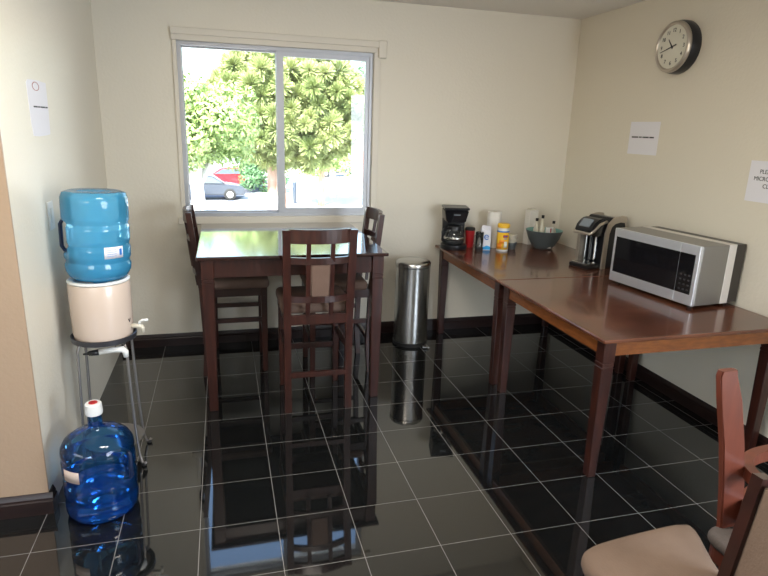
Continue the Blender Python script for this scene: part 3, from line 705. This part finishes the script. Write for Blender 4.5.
# stile and padded back at its right-hand side
S0, S1 = Vector((.040,.0,.36)), Vector((.108,-.005,.775))
bm = bmesh.new()
hexa(bm, [(.045,-.040,.36),(.090,-.040,.36),(.090,-.010,.36),(.045,-.010,.36),(.093,-.050,.776),(.135,-.050,.768),(.135,-.020,.768),(.093,-.020,.776)])
DSL = obj('back_stile', bm, M['wood'], dc)
bm = bmesh.new(); hexa(bm, [(.062,-.30,.44),(.090,-.30,.44),(.090,-.042,.44),(.062,-.042,.44),(.096,-.30,.760),(.126,-.30,.760),(.126,-.052,.760),(.096,-.052,.760)])
bmesh.ops.bevel(bm, geom=bm.edges[:], offset=.008, segments=2, affect='EDGES')
obj('back_pad', bm, M['suede'], dc, True, 50)
bm = bmesh.new(); hexa(bm, [(.045,-.34,.36),(.090,-.34,.36),(.090,-.31,.36),(.045,-.31,.36),(.093,-.34,.776),(.135,-.34,.768),(.135,-.31,.768),(.093,-.31,.776)])
obj('back_stile', bm, M['wood'], dc)

ac = thing('captain_chair', 'red-brown wooden chair with curved arm bows and a tall flat post', 'chair', (1.45, -1.42, 0))
def bow(z, h, vx, vy, k=1.):
    P = [(.30,.275),(.18,.262),(.08,.262),(.00,.250),(-.055,.222),(-.090,.175),(-.105,.115),(-.108,.03),(-.105,-.08)]
    P = [Vector((x*k+vx, y*k+vy, z)) for x, y in P]
    Q = []
    for i in range(len(P)-1):
        p0, p1, p2, p3 = P[max(i-1,0)], P[i], P[i+1], P[min(i+2,len(P)-1)]
        for j in range(5):
            t = j/5; Q.append(.5*((2*p1)+(p2-p0)*t+(2*p0-5*p1+4*p2-p3)*t*t+(3*p1-p0-3*p2+p3)*t**3))
    Q.append(P[-1]); return strip(bmesh.new(), Q, .030, h)
obj('arm_bow', bow(.605, .038, -.05, .0), M['redwood'], ac)
obj('lower_bow', bow(.452, .075, -.045, -.02), M['redwood'], ac)
obj('seat', cushion(bmesh.new(), [(x-.02, y-.02) for x, y in rounded_rect(-.215,-.21,.22,.235,.045)], .39, .437), M['greysuede'], ac, True)
obj('seat_frame', extrude_poly(bmesh.new(), [(x*.96-.02, y*.96-.02) for x, y in rounded_rect(-.215,-.21,.22,.235,.045)], 'z', .345, .3895), M['redwood'], ac)
for x, y in ((-.17,-.17),(.15,-.17),(.15,.15),(-.16,.16)): obj('leg', taper(bmesh.new(), (x*1.05,y*1.05,0), (.015,.015), (x,y,.346), (.02,.02)), M['redwood'], ac)
bm = bmesh.new(); R = []
for z, xl_, xr_, yy in ((.36,-.186,-.108,.200),(.44,-.190,-.108,.200),(.58,-.214,-.132,.200),(.72,-.245,-.166,.199),(.86,-.282,-.208,.198),(.940,-.306,-.244,.197),(.958,-.302,-.248,.197)):
    R.append([bm.verts.new(v) for v in ((xl_,yy-.011,z),(xr_,yy-.011,z),(xr_,yy+.011,z),(xl_,yy+.011,z))])
for a_, b_ in zip(R, R[1:]):
    for k in range(4): bm.faces.new((a_[k], a_[(k+1)%4], b_[(k+1)%4], b_[k]))
bm.faces.new(R[0]); bm.faces.new(list(reversed(R[-1])))
bmesh.ops.bevel(bm, geom=[e for e in bm.edges if abs(e.verts[0].co.z-e.verts[1].co.z) > .01], offset=.004, segments=2, affect='EDGES')
obj('back_post', bm, M['redwood'], ac, True, 40)

# ------------------------------------------------------------ outdoors (the room is one floor up)
GZ = -2.7
struct(obj('ground', bx(-60, YB+1.0, GZ-.1, 80, 120, GZ), M['pave']))
struct(obj('road', extrude_poly(bmesh.new(), [(-50,27),(-.9,27),(1.6,36.5),(7,46),(-50,46)], 'z', GZ+.001, GZ+.012), M['asphalt']))
struct(obj('kerb_strip', bx(-50, 29.6, GZ+.0121, -.35, 30.3, GZ+.10), M['pave']))
def leaf_mesh(bm, blobs, per, size, flat=1.):
    """leaves scattered over and inside ellipsoid blobs (c, r)"""
    for (c, r) in blobs:
        c = Vector(c); r = Vector(r if isinstance(r, tuple) else (r,r,r))
        for _ in range(per):
            d = Vector((random.gauss(0,1), random.gauss(0,1), random.gauss(0,1))).normalized()
            k = .65+.4*random.random()**.6
            p = c+Vector((d.x*r.x, d.y*r.y, d.z*r.z))*k
            a = Vector((random.gauss(0,1), random.gauss(0,1), random.gauss(0,1))).normalized()
            b = a.cross(d+Vector((0,0,.3))).normalized(); s = size*(.6+.8*random.random())
            v = [bm.verts.new(q) for q in (p-a*s, p+b*s*.5, p+a*s, p-b*s*.5)]
            bm.faces.new(v)
    return bm
def puff_mesh(bm, puffs, per, L):
    """needle tufts: each puff a ball of thin blades pointing out and up"""
    for c, r in puffs:
        c = Vector(c)
        for _ in range(per):
            d = Vector((random.gauss(0,1), random.gauss(0,1), random.gauss(0,1)+.5)).normalized()
            s = d.cross(Vector((random.gauss(0,1), random.gauss(0,1), random.gauss(0,1)))).normalized()*.006
            e = c+d*r*(.75+.4*random.random()); b0 = c+d*r*.25
            v = [bm.verts.new(q) for q in (b0-s, b0+s, e+s*1.4, e-s*1.4)]
            bm.faces.new(v)
    return bm
def trunk(bm, pts, rs, n=12): return tube(bm, pts, rs, n)
# big conifer
K = 1.7
pine = thing('pine_tree', 'big pine tree with rounded needle clumps in the middle of the window', 'tree', (1.10, 12.2, GZ))
bm = trunk(bmesh.new(), [(0,0,0),(.02,0,.8+K),(.0,0,1.7+K),(.08,.1,2.6+K),(.1,.2,3.9+K)], [.34,.23,.21,.17,.10])
for e in ((-1.3,.2,3.2),(1.5,-.2,3.1),(-.8,.8,3.8),(1.9,.3,3.4),(.5,-.9,3.0),(-.5,-1.0,3.4),(1.1,.9,3.9)):
    tube(bm, [(.02,.05,1.9+K),(e[0]*.5,e[1]*.5,1.9+(e[2]-1.9)*.6+K),(e[0],e[1],e[2]+K)], [.10,.07,.03], 8)
obj('trunk', bm, M['bark'], pine, True)
puffs = []; tries = 0
while len(puffs) < 330 and tries < 40000:
    tries += 1
    x = random.uniform(-1.9, 2.5); y = random.uniform(-1.3, 1.5); z = random.uniform(1.6, 4.45)
    e = ((x-.35)/1.85)**2+(y/1.4)**2+((z-3.0)/1.5)**2
    if e > 1 or e < .35: continue
    if all((Vector((x,y,z))-Vector(p)).length > .26 for p, _ in puffs): puffs.append(((x,y,z), random.uniform(.20,.30)))
puffs = [((p[0],p[1],p[2]+K), q) for p, q in puffs]
obj("needles", puff_mesh(bmesh.new(), puffs, 480, .4), M['leaf2'], pine)
# bright leafy tree at left
lt = thing('street_tree', 'leafy bright green tree with whitewashed trunk at the left of the window', 'tree', (-.56, 8.0, GZ))
bm = trunk(bmesh.new(), [(0,0,0),(.02,0,.9+K),(-.03,0,1.7+K),(.1,0,2.6+K)], [.17,.12,.10,.06])
for e in ((-.7,.1,2.8),(.6,.2,2.9),(.1,-.5,3.1),(.4,.5,2.6)): tube(bm, [(-.02,0,1.5+K),(e[0]*.5,e[1]*.5,2.1+K),(e[0],e[1],e[2]+K)], [.07,.045,.02], 8)
obj('trunk', bm, M['wbark'], lt, True)
blobs = []
for _ in range(52):
    a = random.uniform(0,2*pi); u = random.uniform(0,1)**.5
    z = random.uniform(2.05, 3.02); s_ = 1-abs((z-2.6)/1.5)**2*.7
    blobs.append(((cos(a)*u*.88*s_-.02, sin(a)*u*.9*s_, z+K), random.uniform(.24,.36)))
obj('leaves', leaf_mesh(bmesh.new(), blobs, 420, .040), M['leaf1'], lt)
rt = thing('street_tree', 'loose bright green tree behind the pine at the right of the window', 'tree', (5.1, 30.0, GZ))
obj('trunk', trunk(bmesh.new(), [(0,0,0),(0,0,1.6),(.1,0,4)], [.2,.18,.09]), M['bark'], rt, True)
blobs = []
for _ in range(60):
    a = random.uniform(0,2*pi); u = random.uniform(0,1)**.5; z = random.uniform(2.0, 6.4)
    blobs.append(((cos(a)*u*1.9, sin(a)*u*1.6, z), random.uniform(.35,.6)))
obj('leaves', leaf_mesh(bmesh.new(), blobs, 260, .085), M['leaf1'], rt)
sh = thing('shrub', 'dark green shrub beside the parked cars, left of the pine trunk', 'shrub', (2.45, 37.0, GZ))
obj('stem', trunk(bmesh.new(), [(0,0,0),(0,0,.8)], [.08,.05]), M['bark'], sh)
obj('leaves', leaf_mesh(bmesh.new(), [((random.uniform(-1.1,1.1), random.uniform(-.8,.8), random.uniform(.4,2.7)), .6) for _ in range(30)], 240, .09), M['leaf3'], sh)
ft = thing('distant_tree', 'hazy far tree at the right edge of the window', 'tree', (14.6, 62, GZ))
obj('trunk', trunk(bmesh.new(), [(0,0,0),(0,0,7)], [.3,.15]), M['bark'], ft)
obj('leaves', leaf_mesh(bmesh.new(), [((random.uniform(-2,2), random.uniform(-1.5,1.5), random.uniform(6,10.5)), 1.1) for _ in range(24)], 180, .2), M['leaf3'], ft)
# cars
def make_car(name, label, loc, rz, paint, kind):
    t = thing(name, label, 'car', loc, rz)
    L = 4.4; W_ = .86
    if kind == 'sedan':
        body = [(-2.2,.30),(2.2,.30),(2.22,.62),(2.1,.78),(1.2,.90),(-1.35,.93),(-2.1,.86),(-2.22,.60)]
        cab = [(1.15,.89),(.45,1.36),(-.70,1.40),(-1.45,.92)]
    else:
        body = [(-2.2,.32),(2.2,.32),(2.22,.75),(2.05,.95),(1.2,1.05),(-2.1,1.05),(-2.2,.9)]
        cab = [(1.1,1.04),(.55,1.62),(-1.95,1.64),(-2.15,1.04)]
    obj('body', extrude_poly(bmesh.new(), body, 'y', -W_, W_, .06), M[paint], t, True, 35)
    obj('roof', extrude_poly(bmesh.new(), cab, 'y', -W_*.84, W_*.84, .05), M[paint], t, True, 35)
    cx = sum(p[0] for p in cab)/4; cz = sum(p[1] for p in cab)/4
    g = [(cx+(x-cx)*.86, cz+(z-cz)*.72) for x, z in cab]
    for s in (-1,1): obj('side_window', extrude_poly(bmesh.new(), g, 'y', s*(W_*.84-.005), s*(W_*.84+.006)), M['carglass'], t)
    for x in (-1.35, 1.35):
        for s in (-1,1):
            bm = lathe(bmesh.new(), [(0,-.10),(.27,-.10),(.33,-.07),(.33,.07),(.27,.10),(0,.10)], n=24)
            bmesh.ops.rotate(bm, verts=bm.verts, matrix=Matrix.Rotation(pi/2,3,'X')); bmesh.ops.translate(bm, verts=bm.verts, vec=(x, s*(W_-.06), .331))
            wv = obj('wheel', bm, M['tyre'], t, True, 40)
            bm = lathe(bmesh.new(), [(0,-.105),(.19,-.105),(.19,.105),(0,.105)], n=20)
            bmesh.ops.rotate(bm, verts=bm.verts, matrix=Matrix.Rotation(pi/2,3,'X')); bmesh.ops.translate(bm, verts=bm.verts, vec=(x, s*(W_-.06), .331))
            obj('hubcap', bm, M['steel'], wv)
    return t
make_car('sedan', 'red car parked across the street, seen under the leafy tree', (.25, 39.6, GZ+.012), pi, 'carred', 'sedan')
make_car('sedan', 'dark car parked in front of the red car', (-1.15, 33.2, GZ+.012), radians(2), 'cardark', 'sedan')
make_car('hatchback', 'dark car parked far off behind the slim pole', (9.75, 50, GZ), radians(10), 'cardark', 'suv')
up = thing('utility_pole', 'pale slim pole in the right half of the window', 'pole', (6.45, 34.0, GZ))
obj('shaft', lathe(bmesh.new(), [(0,0),(.20,0),(.15,4.6),(0,4.6)], n=20), M['wbark'], up, True, 40)
obj('crossbar', bx(-.5,-.04,4.2,.5,.04,4.3), M['wbark'], up)
rp = thing('gate_post', 'red painted post at the right edge of the window', 'post', (10.93, 45.0, GZ))
obj('post', bx(-.14,-.14,0,.14,.14,2.6), M['brick'], rp); obj('rail', bx(.14,-.05,2.1,2.4,.05,2.3), M['brick'], rp)
tag(obj('kerb', bx(9.6,44.0,GZ+.001,12.4,44.5,GZ+.13), M['brick']), 'red painted kerb at the foot of the red post', 'kerb')
bo = thing('bollard', 'short dark bollard on the pavement right of the pine trunk', 'bollard', (3.75, 31.0, GZ))
obj('shaft', lathe(bmesh.new(), [(0,0),(.11,0),(.11,1.15),(.07,1.22),(0,1.22)], n=14), M['cardark'], bo, True, 40)
def house(label, x, y, w, d, h, rz=0):
    t = thing('house', label, 'house', (x, y, GZ), rz)
    obj('walls', bx(-w/2,-d/2,0,w/2,d/2,h), M['house'], t)
    obj('roof', extrude_poly(bmesh.new(), [(-w/2-.4,h),(w/2+.4,h),(0,h+w*.22)], 'y', -d/2-.4, d/2+.4), M['roof'], t)
    for k in range(3):
        f = obj('window_unit', bx(-w/2+w*(.15+.3*k),-d/2-.05,h*.4,-w/2+w*(.27+.3*k),-d/2+.02,h*.75), M['trimw'], t)
        obj('window_pane', bx(-w/2+w*(.165+.3*k),-d/2-.06,h*.43,-w/2+w*(.255+.3*k),-d/2-.051,h*.72), M['carglass'], f)
house('grey-roofed pale house far off at the right of the window', 21.6, 72, 9, 7, 5.6)
house('pale house far behind the parked cars', -4, 70, 12, 8, 4.5)
for i, (z, lab) in enumerate(((4.05,'topmost of the overhead wires crossing behind the pine'), (3.72,'lower of the overhead wires crossing behind the pine'))):
    o = obj('overhead_wire', tube(bmesh.new(), arc_pts((-12,14,z+1.1),(18,14.5,z-.9),(0,0,-.25),20), .012, 6), M['dark'])
    tag(o, lab, 'wire', 'overhead wires')

# ------------------------------------------------------------ light
wd = bpy.data.worlds.new('sky'); SC.world = wd; wd.use_nodes = True
nt = wd.node_tree; bgn = nt.nodes['Background']
sk = nt.nodes.new('ShaderNodeTexSky'); sk.sky_type = 'NISHITA'; sk.sun_disc = False; sk.sun_elevation = radians(48); sk.sun_rotation = radians(200); sk.air_density = 1.2; sk.dust_density = 1.0
nt.links.new(sk.outputs[0], bgn.inputs[0]); bgn.inputs[1].default_value = .85
def light(name, kind, energy, color, loc, target, size=None, sy=None, angle=None):
    l = bpy.data.lights.new(name, kind); l.energy = energy; l.color = color
    if kind == 'AREA': l.shape = 'RECTANGLE'; l.size = size; l.size_y = sy or size
    if kind == 'SUN': l.angle = angle or .01
    o = bpy.data.objects.new(name, l); COL.objects.link(o); o.location = loc
    o.rotation_euler = (Vector(target)-Vector(loc)).to_track_quat('-Z','Y').to_euler(); return o
light('sun_light', 'SUN', 28, (1,.95,.86), (-6,-4,14), (0,8,0), angle=.02)
light('window_light_right', 'AREA', 150, (.80,.89,1), (XR+.10, -3.3, 1.35), (XL, -.4, 1.3), 1.9, 1.5)
light('rear_warm_fill', 'AREA', 16, (1,.86,.66), (-2.35, YF-.06, 1.78), (.8, 1.5, 1.5), 2.0, .85)  # warm fill added behind the camera, no window known there
light('left_fill', 'AREA', 28, (1,.90,.76), (XF-.06, -2.7, 1.80), (XR, -1.2, 1.5), 2.9, .8)  # unseen source added at the far left to brighten the right wall
light('overhead_fill', 'AREA', 40, (1,.91,.80), (.1, -.85, ZC-.02), (.1, -.85, 0), .9, .35)  # fill added overhead for the walls, without any lamp fixture

# ------------------------------------------------------------ camera
cam = bpy.data.cameras.new('camera'); co = bpy.data.objects.new('camera', cam); COL.objects.link(co)
cam.sensor_width = 36; cam.lens = 586.196*36/768; cam.clip_start = .02; cam.clip_end = 500
yaw, pitch, roll = radians(15.569), radians(15.238), radians(1.865)
fwd = Vector((sin(yaw)*cos(pitch), cos(yaw)*cos(pitch), -sin(pitch))); right = Vector((cos(yaw), -sin(yaw), 0)); upv = right.cross(fwd)
r2 = right*cos(roll)+upv*sin(roll); u2 = -right*sin(roll)+upv*cos(roll)
mt = Matrix((( r2.x, u2.x, -fwd.x, -.164),( r2.y, u2.y, -fwd.y, -2.432),( r2.z, u2.z, -fwd.z, 1.577),(0,0,0,1)))
co.matrix_world = mt; SC.camera = co
vs = SC.view_settings; vs.view_transform = 'Standard'; vs.look = 'None'; vs.exposure = 0.; vs.gamma = 1.; vs.use_curve_mapping = False
